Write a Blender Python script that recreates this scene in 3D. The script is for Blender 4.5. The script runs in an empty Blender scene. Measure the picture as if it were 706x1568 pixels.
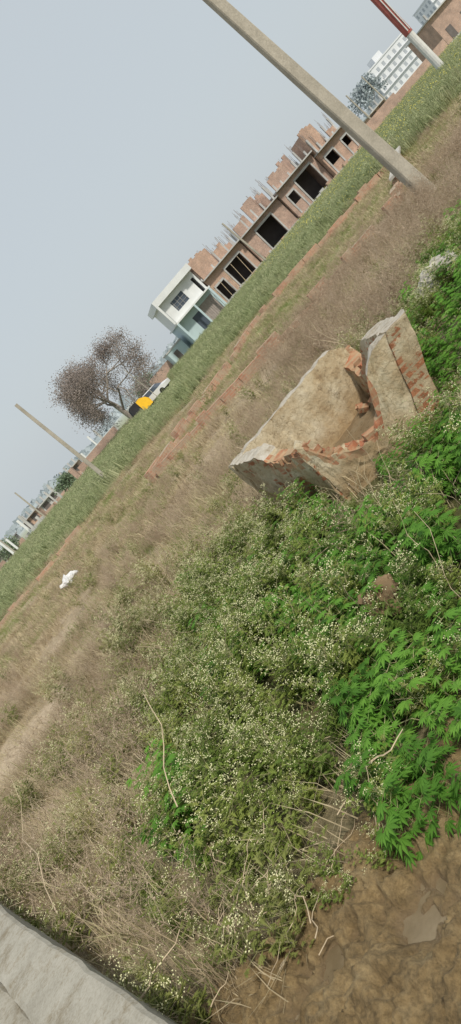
import bpy, math, random
from mathutils import Vector, Matrix, noise
R=random.Random(7)
D=bpy.data
scene=bpy.context.scene
col=scene.collection
def nz(x,y,s=1.0,o=0.0): return noise.noise(Vector((x*s+o,y*s-o,o*.37)))

# ------------------------------------------------------------ materials
def newmat(name):
    m=D.materials.new(name); m.use_nodes=True
    nt=m.node_tree; b=nt.nodes["Principled BSDF"]
    b.inputs["Specular IOR Level"].default_value=.2
    return m,nt,b
def ramp(nt,fac,stops):
    n=nt.nodes.new("ShaderNodeValToRGB"); e=n.color_ramp.elements
    while len(e)<len(stops): e.new(.5)
    for i,(p,c) in enumerate(stops): e[i].position=p; e[i].color=(*c,1)
    nt.links.new(fac,n.inputs[0]); return n.outputs[0]
def noisen(nt,vec,scale,detail=6,rough=.6):
    n=nt.nodes.new("ShaderNodeTexNoise"); n.inputs["Scale"].default_value=scale
    n.inputs["Detail"].default_value=detail; n.inputs["Roughness"].default_value=rough
    if vec: nt.links.new(vec,n.inputs["Vector"])
    return n.outputs["Fac"]
def mix(nt,fac,a,b,mode='MIX'):
    n=nt.nodes.new("ShaderNodeMix"); n.data_type='RGBA'; n.blend_type=mode
    for s,v in ((0,fac),(6,a),(7,b)):
        if isinstance(v,(int,float)): n.inputs[s].default_value=v
        elif isinstance(v,tuple): n.inputs[s].default_value=(*v,1)
        else: nt.links.new(v,n.inputs[s])
    return n.outputs[2]
def math_(nt,op,a,b=0.0,c=None):
    n=nt.nodes.new("ShaderNodeMath"); n.operation=op
    for i,v in enumerate((a,b)+((c,) if c is not None else ())):
        if isinstance(v,(int,float)): n.inputs[i].default_value=v
        else: nt.links.new(v,n.inputs[i])
    return n.outputs[0]
def geo(nt):
    return nt.nodes.new("ShaderNodeNewGeometry").outputs["Position"]
def bump(nt,b,h,strength=.5,dist=.02):
    n=nt.nodes.new("ShaderNodeBump"); n.inputs["Strength"].default_value=strength
    n.inputs["Distance"].default_value=dist
    nt.links.new(h,n.inputs["Height"]); nt.links.new(n.outputs[0],b.inputs["Normal"])

def plain(name,c,rough=.8,var=.25,scale=2.0,bs=.0):
    m,nt,b=newmat(name); p=geo(nt)
    f=noisen(nt,p,scale)
    lo=tuple(x*(1-var) for x in c); hi=tuple(min(1,x*(1+var)) for x in c)
    nt.links.new(ramp(nt,f,[(.3,lo),(.7,hi)]),b.inputs["Base Color"])
    b.inputs["Roughness"].default_value=rough
    if bs: bump(nt,b,noisen(nt,p,scale*12),bs,.01)
    return m
def leafmat(name,stops,transl=.3,rough=.55):
    """foliage: colour varies per plant, across the field and within the plant"""
    m,nt,b=newmat(name)
    oi=nt.nodes.new("ShaderNodeObjectInfo").outputs["Random"]
    tc=nt.nodes.new("ShaderNodeTexCoord").outputs["Object"]
    f=noisen(nt,tc,9,1)
    f2=noisen(nt,geo(nt),.5,2)
    a=math_(nt,'MULTIPLY',oi,.45); a=math_(nt,'MULTIPLY_ADD',f,.45,a)
    a=math_(nt,'MULTIPLY_ADD',f2,.6,a); a=math_(nt,'SUBTRACT',a,.24)
    c=ramp(nt,a,stops)
    nt.links.new(c,b.inputs["Base Color"]); b.inputs["Roughness"].default_value=rough
    if transl:
        t=nt.nodes.new("ShaderNodeBsdfTranslucent"); nt.links.new(c,t.inputs[0])
        mx=nt.nodes.new("ShaderNodeMixShader"); mx.inputs[0].default_value=transl
        out=nt.nodes["Material Output"]
        nt.links.new(b.outputs[0],mx.inputs[1]); nt.links.new(t.outputs[0],mx.inputs[2]); nt.links.new(mx.outputs[0],out.inputs[0])
    return m
def brickmat(name,c1,c2,mort,scale=1.0,stain=.5,dirt=None):
    m,nt,b=newmat(name); p=geo(nt)
    s=nt.nodes.new("ShaderNodeSeparateXYZ"); nt.links.new(p,s.inputs[0])
    cb=nt.nodes.new("ShaderNodeCombineXYZ")
    nt.links.new(math_(nt,'ADD',s.outputs[0],math_(nt,'MULTIPLY',s.outputs[1],.9)),cb.inputs[0]); nt.links.new(s.outputs[2],cb.inputs[1])
    t=nt.nodes.new("ShaderNodeTexBrick"); nt.links.new(cb.outputs[0],t.inputs[0])
    t.inputs["Color1"].default_value=(*c1,1); t.inputs["Color2"].default_value=(*c2,1); t.inputs["Mortar"].default_value=(*mort,1)
    t.inputs["Scale"].default_value=1; t.inputs["Brick Width"].default_value=.24*scale; t.inputs["Row Height"].default_value=.085*scale
    t.inputs["Mortar Size"].default_value=.009*scale
    f=ramp(nt,noisen(nt,p,.9,8,.7),[(.35,(.6,.6,.6)),(.65,(1.15,1.1,1.05))])
    c=mix(nt,stain,t.outputs[0],f,'MULTIPLY')
    f3=ramp(nt,noisen(nt,p,9,4),[(.35,(.75,.75,.75)),(.65,(1.2,1.2,1.2))])
    c=mix(nt,.8,c,f3,'MULTIPLY')
    if dirt: c=mix(nt,ramp(nt,noisen(nt,p,3,8,.75),[(.42,(0,0,0)),(.62,(1,1,1))]),c,dirt)
    nt.links.new(c,b.inputs["Base Color"]); b.inputs["Roughness"].default_value=.9
    return m

M={}
M['brick']=brickmat("red_brick",(.46,.25,.165),(.40,.215,.145),(.41,.34,.26),1,.5,(.40,.32,.23))
M['brickfar']=brickmat("red_brick_hazed",(.48,.325,.26),(.42,.285,.23),(.42,.38,.34),1.0,.7)  # pale tint imitates air haze on the distant houses
M['brickfar2']=brickmat("orange_brick_hazed",(.54,.355,.265),(.48,.315,.24),(.45,.40,.35),1.0,.7)  # orange brick, likewise paled to look hazy at a distance
M['conc']=plain("raw_concrete",(.42,.405,.37),.9,.25,1.5)
M['concfar']=plain("raw_concrete_hazed",(.43,.43,.42),.9,.2,.8)  # concrete greyed towards the haze colour, for far buildings
M['white']=plain("white_paint_wall",(.68,.70,.70),.7,.06,.8)
M['teal']=plain("pale_blue_paint",(.45,.56,.59),.7,.08,.8)
M['whitefar']=plain("white_apartment_hazed",(.62,.64,.66),.8,.05,.1)  # white with far-off air haze mixed into the colour
M['glass']=plain("dark_window_glass",(.08,.10,.13),.2,.2,1)
M['glassfar']=plain("window_hazed",(.36,.39,.42),.4,.1,1)  # glass lightened so it looks veiled by haze
M['dark']=plain("opening_shade_dark",(.14,.125,.12),.9,.2,1)  # shade inside rooms and openings is put into this dark colour
M['steel']=plain("rebar_rusty",(.33,.29,.27),.7,.2,4)
M['red']=plain("red_paint",(.36,.11,.095),.6,.15,2)
M['whitep']=plain("white_pole_paint",(.62,.62,.6),.6,.1,2)
M['yellow']=plain("yellow_paint",(.80,.47,.03),.45,.08,2)
M['black']=plain("black_canvas",(.025,.025,.028),.6,.2,2)
M['carwhite']=plain("car_white_paint",(.75,.76,.78),.3,.02,2)
M['rubber']=plain("tyre_rubber",(.03,.03,.03),.9,.1,3)
M['bag']=plain("white_plastic_bag",(.66,.66,.66),.45,.15,9)
M['haze_tree']=plain("tree_foliage_hazed",(.37,.42,.44),.95,.06,.15)  # foliage painted blue-grey to suggest haze
M['green_tree']=leafmat("green_tree_foliage",[(.2,(.12,.18,.11)),(.8,(.22,.28,.18))],.1)

m,nt,b=newmat("pole_concrete"); p=geo(nt)
c=ramp(nt,noisen(nt,p,1.6,8,.7),[(.3,(.30,.28,.23)),(.7,(.47,.44,.37))])
c2=ramp(nt,noisen(nt,p,25,4),[(.3,(.75,.75,.75)),(.7,(1.1,1.1,1.1))])
nt.links.new(mix(nt,.8,c,c2,'MULTIPLY'),b.inputs["Base Color"]); b.inputs["Roughness"].default_value=.9
bump(nt,b,noisen(nt,p,30,5),.4,.01); M['pole']=m

def plastermat(name,bricks,tone=1.0):
    m,nt,b=newmat(name); p=geo(nt)
    T_=lambda c: tuple(x*tone for x in c)
    c=ramp(nt,noisen(nt,p,2.4,9,.7),[(.28,T_((.33,.235,.135))),(.42,T_((.47,.375,.24))),(.55,T_((.57,.495,.35))),(.75,T_((.65,.60,.48)))])
    g=ramp(nt,noisen(nt,p,13,9,.8),[(.33,(.40,.35,.29)),(.45,(.90,.88,.85)),(.7,(1.06,1.06,1.06))])
    c=mix(nt,.9,c,g,'MULTIPLY')
    cr=nt.nodes.new("ShaderNodeTexVoronoi"); cr.feature='DISTANCE_TO_EDGE'; cr.inputs["Scale"].default_value=1.6
    wv_=nt.nodes.new("ShaderNodeVectorMath"); wv_.operation='MULTIPLY_ADD'
    nn_=nt.nodes.new("ShaderNodeTexNoise"); nn_.inputs["Scale"].default_value=4; nn_.inputs["Detail"].default_value=6; nt.links.new(p,nn_.inputs["Vector"])
    nt.links.new(nn_.outputs["Color"],wv_.inputs[0]); wv_.inputs[1].default_value=(.7,.7,.7); nt.links.new(p,wv_.inputs[2]); nt.links.new(wv_.outputs[0],cr.inputs["Vector"])
    c=mix(nt,ramp(nt,cr.outputs["Distance"],[(.0,(.7,.7,.7)),(.012,(0,0,0))]),c,(.24,.18,.11))
    s=nt.nodes.new("ShaderNodeSeparateXYZ"); nt.links.new(p,s.inputs[0])
    hz=math_(nt,'MULTIPLY_ADD',noisen(nt,p,3.5,6),.9,s.outputs[2])
    low=ramp(nt,hz,[(.5,(1,1,1)),(.9,(0,0,0))])
    c=mix(nt,low,c,mix(nt,.8,T_((.39,.285,.165)),g,'MULTIPLY'))
    if bricks:
        bn=nt.nodes.new("ShaderNodeTexBrick")
        cb=nt.nodes.new("ShaderNodeCombineXYZ"); nt.links.new(math_(nt,'ADD',s.outputs[0],s.outputs[1]),cb.inputs[0]); nt.links.new(s.outputs[2],cb.inputs[1]); nt.links.new(cb.outputs[0],bn.inputs[0])
        bn.inputs["Color1"].default_value=(.42,.19,.10,1); bn.inputs["Color2"].default_value=(.34,.15,.08,1); bn.inputs["Mortar"].default_value=(.42,.33,.22,1)
        bn.inputs["Scale"].default_value=1; bn.inputs["Brick Width"].default_value=.23; bn.inputs["Row Height"].default_value=.08; bn.inputs["Mortar Size"].default_value=.014
        fb=ramp(nt,noisen(nt,p,2.6,9,.75),[(bricks,(0,0,0)),(bricks+.03,(1,1,1))])
        c=mix(nt,fb,c,mix(nt,.9,bn.outputs[0],g,'MULTIPLY'))
    nt.links.new(c,b.inputs["Base Color"]); b.inputs["Roughness"].default_value=.95
    bump(nt,b,noisen(nt,p,20,9,.75),1.0,.03); return m
M['plaster']=plastermat("tank_plaster",0,1.05)
M['plasterb']=plastermat("tank_plaster_with_exposed_brick",.51,.95)
M['tankfloor']=plastermat("tank_floor_dark",0,.65)  # tank floor: same plaster mix in a darker tone
m,nt,b=newmat("grey_rim_top"); p=geo(nt)  # intact wall tops get their own grey-tan tone
c=ramp(nt,noisen(nt,p,9,8,.75),[(.33,(.27,.22,.155)),(.47,(.44,.40,.33)),(.65,(.55,.52,.46))])
nt.links.new(c,b.inputs["Base Color"]); b.inputs["Roughness"].default_value=.95; bump(nt,b,noisen(nt,p,30,8,.75),1,.02); M['rimtop']=m
M['brickbroken']=brickmat("broken_brick",(.42,.17,.095),(.30,.12,.065),(.38,.29,.19),1.0,.6,(.40,.28,.17))

m,nt,b=newmat("plinth_concrete"); p=geo(nt)
c=ramp(nt,noisen(nt,p,2.2,9,.72),[(.3,(.27,.25,.205)),(.5,(.37,.35,.295)),(.75,(.46,.435,.375))])
g=ramp(nt,noisen(nt,p,60,6,.7),[(.35,(.76,.74,.71)),(.55,(1,1,1))])
st=ramp(nt,noisen(nt,p,5,9,.85),[(.38,(.62,.55,.44)),(.5,(1,1,1))])
c=mix(nt,.8,c,g,'MULTIPLY'); c=mix(nt,.85,c,st,'MULTIPLY')
nt.links.new(c,b.inputs["Base Color"]); b.inputs["Roughness"].default_value=.92
bump(nt,b,noisen(nt,p,50,8,.75),.5,.006); M['plinth']=m

# ground
m,nt,b=newmat("ground_soil"); p=geo(nt)
base=ramp(nt,noisen(nt,p,.35,8,.65),[(.3,(.25,.20,.12)),(.45,(.34,.275,.18)),(.6,(.43,.345,.24)),(.75,(.29,.28,.14))])
fine=ramp(nt,noisen(nt,p,7,8,.8),[(.3,(.5,.5,.47)),(.5,(.95,.95,.95)),(.7,(1.25,1.22,1.15))])
c=mix(nt,.9,base,fine,'MULTIPLY')
def blob(x,y,r):
    v=nt.nodes.new("ShaderNodeVectorMath"); v.operation='DISTANCE'
    nt.links.new(p,v.inputs[0]); v.inputs[1].default_value=(x,y,0)
    a=math_(nt,'DIVIDE',v.outputs["Value"],r)
    a=math_(nt,'MULTIPLY_ADD',noisen(nt,p,1.3,6),1.6,a)
    return ramp(nt,math_(nt,'MULTIPLY',a,.5),[(.62,(1,1,1)),(.85,(0,0,0))])
for bx,by,br in ((-5.4,12.4,1.6),(-3.2,14.2,1.1),(-4.6,17,1.2),(-10,33,3)):
    c=mix(nt,blob(bx,by,br),c,mix(nt,.6,(.47,.38,.27),fine,'MULTIPLY'))
c=mix(nt,blob(.3,6.0,3.6),c,mix(nt,.8,(.10,.10,.04),fine,'MULTIPLY'))
c=mix(nt,blob(8,31,7),c,mix(nt,.6,(.27,.28,.13),fine,'MULTIPLY'))
s=nt.nodes.new("ShaderNodeSeparateXYZ"); nt.links.new(p,s.inputs[0])
fy=ramp(nt,math_(nt,'MULTIPLY',s.outputs[1],.01),[(.36,(0,0,0)),(.43,(1,1,1))])
c=mix(nt,fy,c,mix(nt,.5,(.30,.32,.19),fine,'MULTIPLY'))
fhaze=ramp(nt,math_(nt,'MULTIPLY',s.outputs[1],.002),[(.18,(0,0,0)),(.9,(1,1,1))])
c=mix(nt,fhaze,c,(.43,.47,.47))  # distance haze painted into the soil colour
nt.links.new(c,b.inputs["Base Color"]); b.inputs["Roughness"].default_value=1
bump(nt,b,noisen(nt,p,12,8,.7),.9,.03); M['ground']=m

m,nt,b=newmat("wet_mud"); p=geo(nt)
c=ramp(nt,noisen(nt,p,5,9,.7),[(.3,(.17,.115,.05)),(.5,(.31,.22,.105)),(.7,(.43,.33,.18))])
g=ramp(nt,noisen(nt,p,38,7,.75),[(.35,(.5,.5,.5)),(.6,(1.12,1.12,1.12))])
c=mix(nt,.85,c,g,'MULTIPLY')
s=nt.nodes.new("ShaderNodeSeparateXYZ"); nt.links.new(p,s.inputs[0])
wet=ramp(nt,math_(nt,'MULTIPLY_ADD',noisen(nt,p,9,5),.05,s.outputs[2]),[(.085,(1,1,1)),(.135,(0,0,0))])
c=mix(nt,wet,c,(.24,.175,.10))
nt.links.new(c,b.inputs["Base Color"])
rr=ramp(nt,wet,[(0,(.6,.6,.6)),(1,(.25,.25,.25))]); nt.links.new(rr,b.inputs["Roughness"])
b.inputs["Specular IOR Level"].default_value=.45
bump(nt,b,noisen(nt,p,42,8,.75),1.0,.025); M['mud']=m
m,nt,b=newmat("muddy_water"); p=geo(nt)
nt.links.new(ramp(nt,noisen(nt,p,6,6),[(.35,(.17,.13,.075)),(.65,(.24,.19,.12))]),b.inputs["Base Color"])
b.inputs["Roughness"].default_value=.3; b.inputs["Specular IOR Level"].default_value=.3
bump(nt,b,noisen(nt,p,18,7,.7),.5,.012); M['water']=m

M['straw']=leafmat("dry_straw",[(.15,(.27,.21,.13)),(.4,(.42,.34,.22)),(.62,(.55,.47,.31)),(.85,(.44,.42,.22))],.25,.7)
M['brownweed']=leafmat("dry_weed_stems",[(.15,(.27,.20,.13)),(.45,(.40,.31,.22)),(.7,(.52,.42,.31)),(.9,(.44,.34,.25))],.15,.8)
M['olive']=leafmat("parthenium_leaf",[(.1,(.085,.145,.03)),(.35,(.165,.245,.05)),(.62,(.28,.35,.085)),(.9,(.42,.43,.14))],.42)
M['olivedry']=leafmat("parthenium_leaf_drying",[(.15,(.12,.16,.04)),(.5,(.24,.27,.08)),(.9,(.38,.35,.15))],.35)
M['stemg']=leafmat("weed_stem",[(.2,(.20,.22,.09)),(.8,(.40,.37,.2))],.1)
M['flower']=plain("cream_flower",(.68,.67,.40),.8,.12,8)
M['canna']=leafmat("hemp_leaf",[(.15,(.065,.17,.025)),(.45,(.13,.30,.045)),(.75,(.20,.41,.065)),(.95,(.28,.45,.10))],.45,.5)
M['shortgreen']=leafmat("green_grass",[(.2,(.17,.22,.07)),(.5,(.26,.30,.11)),(.85,(.38,.37,.18))],.35)
M['crop']=leafmat("crop_green_hazed",[(.2,(.29,.34,.17)),(.5,(.37,.41,.22)),(.85,(.46,.46,.28))],.35)  # greens paled and greyed to stand in for haze over the field
M['cropyel']=plain("mustard_flower",(.66,.60,.16),.8,.1,5)
M['twig']=plain("dry_twig",(.48,.39,.27),.85,.25,6)
M['bark']=plain("tree_bark",(.27,.24,.21),.95,.25,3,.5)
M['brownleaf']=leafmat("dry_tree_leaf",[(.15,(.20,.17,.15)),(.5,(.30,.255,.23)),(.9,(.42,.36,.32))],.25)
M['rock']=plain("pale_rubble",(.42,.40,.36),.95,.35,6,.6)
M['soilclod']=plain("soil_clod",(.20,.14,.08),.95,.3,10,.6)

# ------------------------------------------------------------ mesh helpers
class MB:
    def __init__(s): s.v=[];s.f=[];s.m=[]
    def add(s,vs,fs,mi=0):
        o=len(s.v); s.v+= [tuple(q) for q in vs]; s.f+=[tuple(i+o for i in f) for f in fs]; s.m+=[mi]*len(fs)
    def box(s,x0,x1,y0,y1,z0,z1,mi=0):
        s.add([(x0,y0,z0),(x1,y0,z0),(x1,y1,z0),(x0,y1,z0),(x0,y0,z1),(x1,y0,z1),(x1,y1,z1),(x0,y1,z1)],
              [(3,2,1,0),(4,5,6,7),(0,1,5,4),(1,2,6,5),(2,3,7,6),(3,0,4,7)],mi)
    def tube(s,pts,r0,r1,n=5,mi=0):
        pts=[Vector(p) for p in pts]; vs=[];fs=[]
        for i,p in enumerate(pts):
            d=(pts[min(i+1,len(pts)-1)]-pts[max(i-1,0)]).normalized()
            a=d.cross(Vector((0,0,1)) if abs(d.z)<.9 else Vector((1,0,0))).normalized(); b=d.cross(a)
            r=r0+(r1-r0)*i/(len(pts)-1)
            for k in range(n):
                t=2*math.pi*k/n; vs.append(p+a*math.cos(t)*r+b*math.sin(t)*r)
        for i in range(len(pts)-1):
            for k in range(n):
                fs.append((i*n+k,i*n+(k+1)%n,(i+1)*n+(k+1)%n,(i+1)*n+k))
        fs.append(tuple(range(n-1,-1,-1))); fs.append(tuple((len(pts)-1)*n+k for k in range(n)))
        s.add(vs,fs,mi)
    def obj(s,name,mats,parent=None,loc=(0,0,0),smooth=False):
        me=D.meshes.new(name); me.from_pydata(s.v,[],s.f)
        for q in mats: me.materials.append(q)
        me.polygons.foreach_set("material_index",s.m)
        if smooth: me.polygons.foreach_set("use_smooth",[True]*len(s.f))
        me.update()
        o=D.objects.new(name,me); col.objects.link(o); o.location=loc
        if parent: o.parent=parent
        return o
def empty(name,loc=(0,0,0)):
    o=D.objects.new(name,None); col.objects.link(o); o.location=loc; return o
def scatter(name,pts,variants,tilt=.10):
    top=empty(name)
    groups=[[] for _ in variants]
    for q in pts: groups[R.randrange(len(variants))].append(q)
    for gi,(g,(vm,mats)) in enumerate(zip(groups,variants)):
        if not g: continue
        vs=[];fs=[]
        for (x,y,z,s) in g:
            a=R.uniform(0,6.283); h=s/2
            N=Vector((R.gauss(0,tilt),R.gauss(0,tilt),1)).normalized(); A=Vector((math.cos(a),math.sin(a),0)); A=(A-N*A.dot(N)).normalized(); B=N.cross(A)
            c=Vector((x,y,z)); o=len(vs)
            vs+=[c-A*h-B*h,c+A*h-B*h,c+A*h+B*h,c-A*h+B*h]; fs.append((o,o+1,o+2,o+3))
        me=D.meshes.new(name+"_layout"); me.from_pydata([tuple(v) for v in vs],[],fs)
        ins=D.objects.new("patch_%d"%(gi+1),me); col.objects.link(ins); ins.parent=top
        ins.instance_type='FACES'; ins.use_instance_faces_scale=True
        ins.show_instancer_for_render=False; ins.show_instancer_for_viewport=False
        vm.obj("plant_%d"%(gi+1),mats,parent=ins)
    return top

def blade(mb,base,h,w,az,lean,mi=0,curve=.5):
    d=Vector((math.cos(az),math.sin(az),0)); sd=Vector((-d.y,d.x,0))*(w/2)
    b=Vector(base); p1=b+d*lean*h*.3+Vector((0,0,h*.55)); p2=b+d*lean*h*(.6+curve)+Vector((0,0,h*(1-.25*abs(lean))))
    mb.add([b-sd,b+sd,p1+sd*.8,p1-sd*.8,p2],[(0,1,2,3),(3,2,4)],mi)
def grass_clump(seed,n,rad,h0,h1,w,lean=.6):
    r=random.Random(seed); mb=MB()
    for i in range(n):
        a=r.uniform(0,6.283); q=rad*math.sqrt(r.random())
        blade(mb,(q*math.cos(a),q*math.sin(a),-.02),r.uniform(h0,h1),w*r.uniform(.6,1.3),r.uniform(0,6.283),r.uniform(.05,lean),0,r.uniform(.1,.6))
    return mb
def leafq(mb,p,d,l,w,mi,fold=.3):
    d=d.normalized(); s=d.cross(Vector((0,0,1)))
    if s.length<.05: s=Vector((1,0,0))
    s.normalize(); n=s.cross(d)
    mid=p+d*l*.5
    mb.add([p,mid+s*w/2+n*w*fold,p+d*l,mid-s*w/2+n*w*fold],[(0,1,2),(0,2,3)],mi)
def octa(mb,p,r,mi):
    x,y,z=p
    mb.add([(x+r,y,z),(x-r,y,z),(x,y+r,z),(x,y-r,z),(x,y,z+r),(x,y,z-r)],[(0,2,4),(2,1,4),(1,3,4),(3,0,4),(2,0,5),(1,2,5),(3,1,5),(0,3,5)],mi)
def thin(mb,a,b,w,mi):
    a=Vector(a);b=Vector(b);d=b-a
    s=d.cross(Vector((0,0,1))); s=(s if s.length>1e-4 else Vector((1,0,0))).normalized()*w/2
    t=d.cross(s).normalized()*w/2
    mb.add([a+s,a-s*.5+t,a-s*.5-t,b],[(0,1,3),(1,2,3),(2,0,3)],mi)
def parthenium(seed,H=.7,leaves=1.0,flowers=1.0):
    r=random.Random(seed); mb=MB()
    for i in range(7):
        a=r.uniform(0,6.283); ln=r.uniform(.1,.55); base=Vector((r.uniform(-.05,.05),r.uniform(-.05,.05),0))
        top=base+Vector((math.cos(a)*ln*H,math.sin(a)*ln*H,H*r.uniform(.65,1)))
        thin(mb,base,top,.008,1)
        for k in range(int(36*leaves)):
            t=r.uniform(.15,1.05)**.75; p=base.lerp(top,t)+Vector((r.gauss(0,.03),r.gauss(0,.03),r.gauss(0,.02)))
            d=Vector((r.gauss(0,1),r.gauss(0,1),r.uniform(-.1,.7))).normalized()
            l=r.uniform(.06,.12)*(1.15-t*.6)
            leafq(mb,p,d,l,l*.32,0)
            s=d.cross(Vector((0,0,1))).normalized()
            for q in (.35,.6):
                for sg in (1,-1):
                    leafq(mb,p+d*l*q,(d+s*sg*1.1),l*.45,l*.18,0)
        fl=r.random()<.8*flowers
        for k in range(8):
            t=r.uniform(.7,1); p=base.lerp(top,t)
            e=p+Vector((r.gauss(0,.06),r.gauss(0,.06),r.uniform(.03,.15)))
            thin(mb,p,e,.005,1)
            if fl:
                for j in range(r.randint(3,8)):
                    octa(mb,e+Vector((r.gauss(0,.018),r.gauss(0,.018),r.gauss(0,.01))),r.uniform(.003,.0065),2)
    return mb
def hemp(seed,H=.55):
    r=random.Random(seed); mb=MB()
    for sidx in range(3):
        b0=Vector((r.uniform(-.12,.12),r.uniform(-.12,.12),0)); hh=H*r.uniform(.6,1)
        top=b0+Vector((r.gauss(0,.08),r.gauss(0,.08),hh)); thin(mb,b0,top,.010,1)
        nn=6
        for i in range(nn):
            t=.3+.7*i/(nn-1); p=b0.lerp(top,t); az=i*1.5+r.uniform(0,1)
            for k in range(3 if i<nn-1 else 4):
                a=az+k*6.283/3+r.gauss(0,.25)
                d=Vector((math.cos(a),math.sin(a),r.uniform(.1,.55)))
                pl=r.uniform(.05,.11)*(1.25-t*.6); q=p+d*pl; thin(mb,p,q,.004,1)
                L=r.uniform(.08,.125)*(1.15-.3*t)
                o=Vector((math.cos(a),math.sin(a),r.uniform(-.35,.1))).normalized(); s=o.cross(Vector((0,0,1))).normalized()
                for ang,sc in ((0,1),(.5,.93),(-.5,.93),(1.0,.75),(-1.0,.75),(1.6,.45),(-1.6,.45)):
                    dd=o*math.cos(ang)+s*math.sin(ang); leafq(mb,q,dd+Vector((0,0,-.12)),L*sc,L*sc*.26,0,.25)
    return mb
def dryweed(seed,H=.7,n=8):
    r=random.Random(seed); mb=MB()
    for i in range(n):
        a=r.uniform(0,6.283); base=Vector((r.uniform(-.12,.12),r.uniform(-.12,.12),0)); ln=r.uniform(.1,.6)
        top=base+Vector((math.cos(a)*ln*H,math.sin(a)*ln*H,H*r.uniform(.6,1))); thin(mb,base,top,.007,0)
        for k in range(8):
            p=base.lerp(top,r.uniform(.35,1)); e=p+Vector((r.gauss(0,.09),r.gauss(0,.09),r.uniform(.02,.16))); thin(mb,p,e,.0045,0)
            for j in range(2):
                q=p.lerp(e,r.uniform(.5,1)); e2=q+Vector((r.gauss(0,.045),r.gauss(0,.045),r.uniform(0,.07))); thin(mb,q,e2,.0035,0)
                if r.random()<.4: octa(mb,e2,r.uniform(.004,.010),0)
    return mb
def cropclump(seed,n=40,rad=.65,h0=.6,h1=1.0,yel=0):
    r=random.Random(seed); mb=MB()
    for i in range(n):
        a=r.uniform(0,6.283); q=rad*math.sqrt(r.random()); b=(q*math.cos(a),q*math.sin(a),0); h=r.uniform(h0,h1)
        blade(mb,b,h,.05,r.uniform(0,6.283),r.uniform(.02,.3))
        for k in range(2):
            p=Vector(b)+Vector((0,0,h*r.uniform(.3,.9))); leafq(mb,p,Vector((r.gauss(0,1),r.gauss(0,1),.5)),.18,.06,0)
        if r.random()<yel: octa(mb,(b[0]+r.gauss(0,.05),b[1]+r.gauss(0,.05),h),.035,1)
    return mb

# ------------------------------------------------------------ terrain
def gh(x,y):
    z=.06*nz(x,y,.35,3)+.03*nz(x,y,1.1,9)
    if y>60: z*=.3
    return z
mb=MB()
def axis(a,b,fine0,fine1,st):
    q=[];x=fine0
    while x<=fine1+1e-6: q.append(x); x+=st
    s=st; x=fine1
    while x<b: s*=1.35; x+=s; q.append(min(x,b))
    s=st; x=fine0
    while x>a: s*=1.35; x-=s; q.insert(0,max(x,a))
    return q
xs=axis(-2500,2500,-14,22,.4); ys=axis(-400,4000,-2,46,.4)
vs=[(x,y,gh(x,y)) for y in ys for x in xs]; nx=len(xs)
fs=[(j*nx+i,j*nx+i+1,(j+1)*nx+i+1,(j+1)*nx+i) for j in range(len(ys)-1) for i in range(nx-1)]
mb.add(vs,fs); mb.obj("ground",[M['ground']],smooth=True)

mb=MB(); nxm,nym=280,250; x0,x1,y0,y1=-2.7,1.0,.4,3.75
def mudh(x,y):
    e=min((x-x0)/.5,(x1-x)/.5,(y-y0)/.5,(y1-y)/.45,1.0)
    h=.12+.08*nz(x,y,1.6,5)+.05*nz(x,y,4,2)
    h+=.07*(1-2.2*abs(nz(x,y,5.5,7)))+.045*(.5-2*abs(nz(x,y,12,3)))+.022*nz(x,y,26,1)
    for (px,py,pr) in ((-.78,2.74,.20),(-1.28,2.93,.14),(-1.6,2.75,.11),(-.45,2.5,.1)):
        h-=.10*math.exp(-((x-px)**2*.7+(y-py)**2)/pr**2)
    return gh(x,y)*(1-e)-.05*(1-e)+h*e
for j in range(nym+1):
    for i in range(nxm+1):
        x=x0+(x1-x0)*i/nxm; y=y0+(y1-y0)*j/nym; mb.v.append((x,y,mudh(x,y)))
for j in range(nym):
    for i in range(nxm):
        a=j*(nxm+1)+i; mb.f.append((a,a+1,a+nxm+2,a+nxm+1)); mb.m.append(0)
mb.obj("mud_bank",[M['mud']],smooth=True)
mb=MB(); mb.add([(-2.2,.9,.060),(.6,.9,.060),(.6,3.35,.060),(-2.2,3.35,.060)],[(0,1,2,3)]); mb.obj("puddle_water",[M['water']])

# ------------------------------------------------------------ concrete plinth with raised rim
pl=empty("concrete_plinth")
def rimpt(t,off,z):
    dx,dy=-.530,.848; return (-.95+dx*t-dy*off*1.0, 1.45+dy*t+dx*off*1.0, z)
def slab(name,t0,t1,o0,o1,z0,z1,mat):
    me=MB(); n=90; vs=[];fs=[]
    prof=[(o0,z0),(o0,z1-.02),(o0+.018,z1-.003),(o0+.04,z1),(o1-.03,z1),(o1,z1-.015),(o1,z0)]
    for i in range(n+1):
        t=t0+(t1-t0)*i/n
        for (o,z) in prof:
            vs.append(rimpt(t,o+.014*nz(t,o,3.3,4)+.007*nz(t,o,11,4),z+(.006*nz(t,o,2,8) if z>z0 else 0)))
    k=len(prof)
    for i in range(n):
        for q in range(k-1): fs.append((i*k+q,(i+1)*k+q,(i+1)*k+q+1,i*k+q+1))
    fs.append(tuple(range(k))); fs.append(tuple(n*k+q for q in range(k-1,-1,-1)))
    me.add(vs,fs); return me.obj(name,[mat],parent=pl)
slab("rim",-.4,6.5,0,.30,-.1,.90,M['plinth'])
slab("floor_slab",-.4,6.5,.315,3.2,-.1,.79,M['plinth'])

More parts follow.
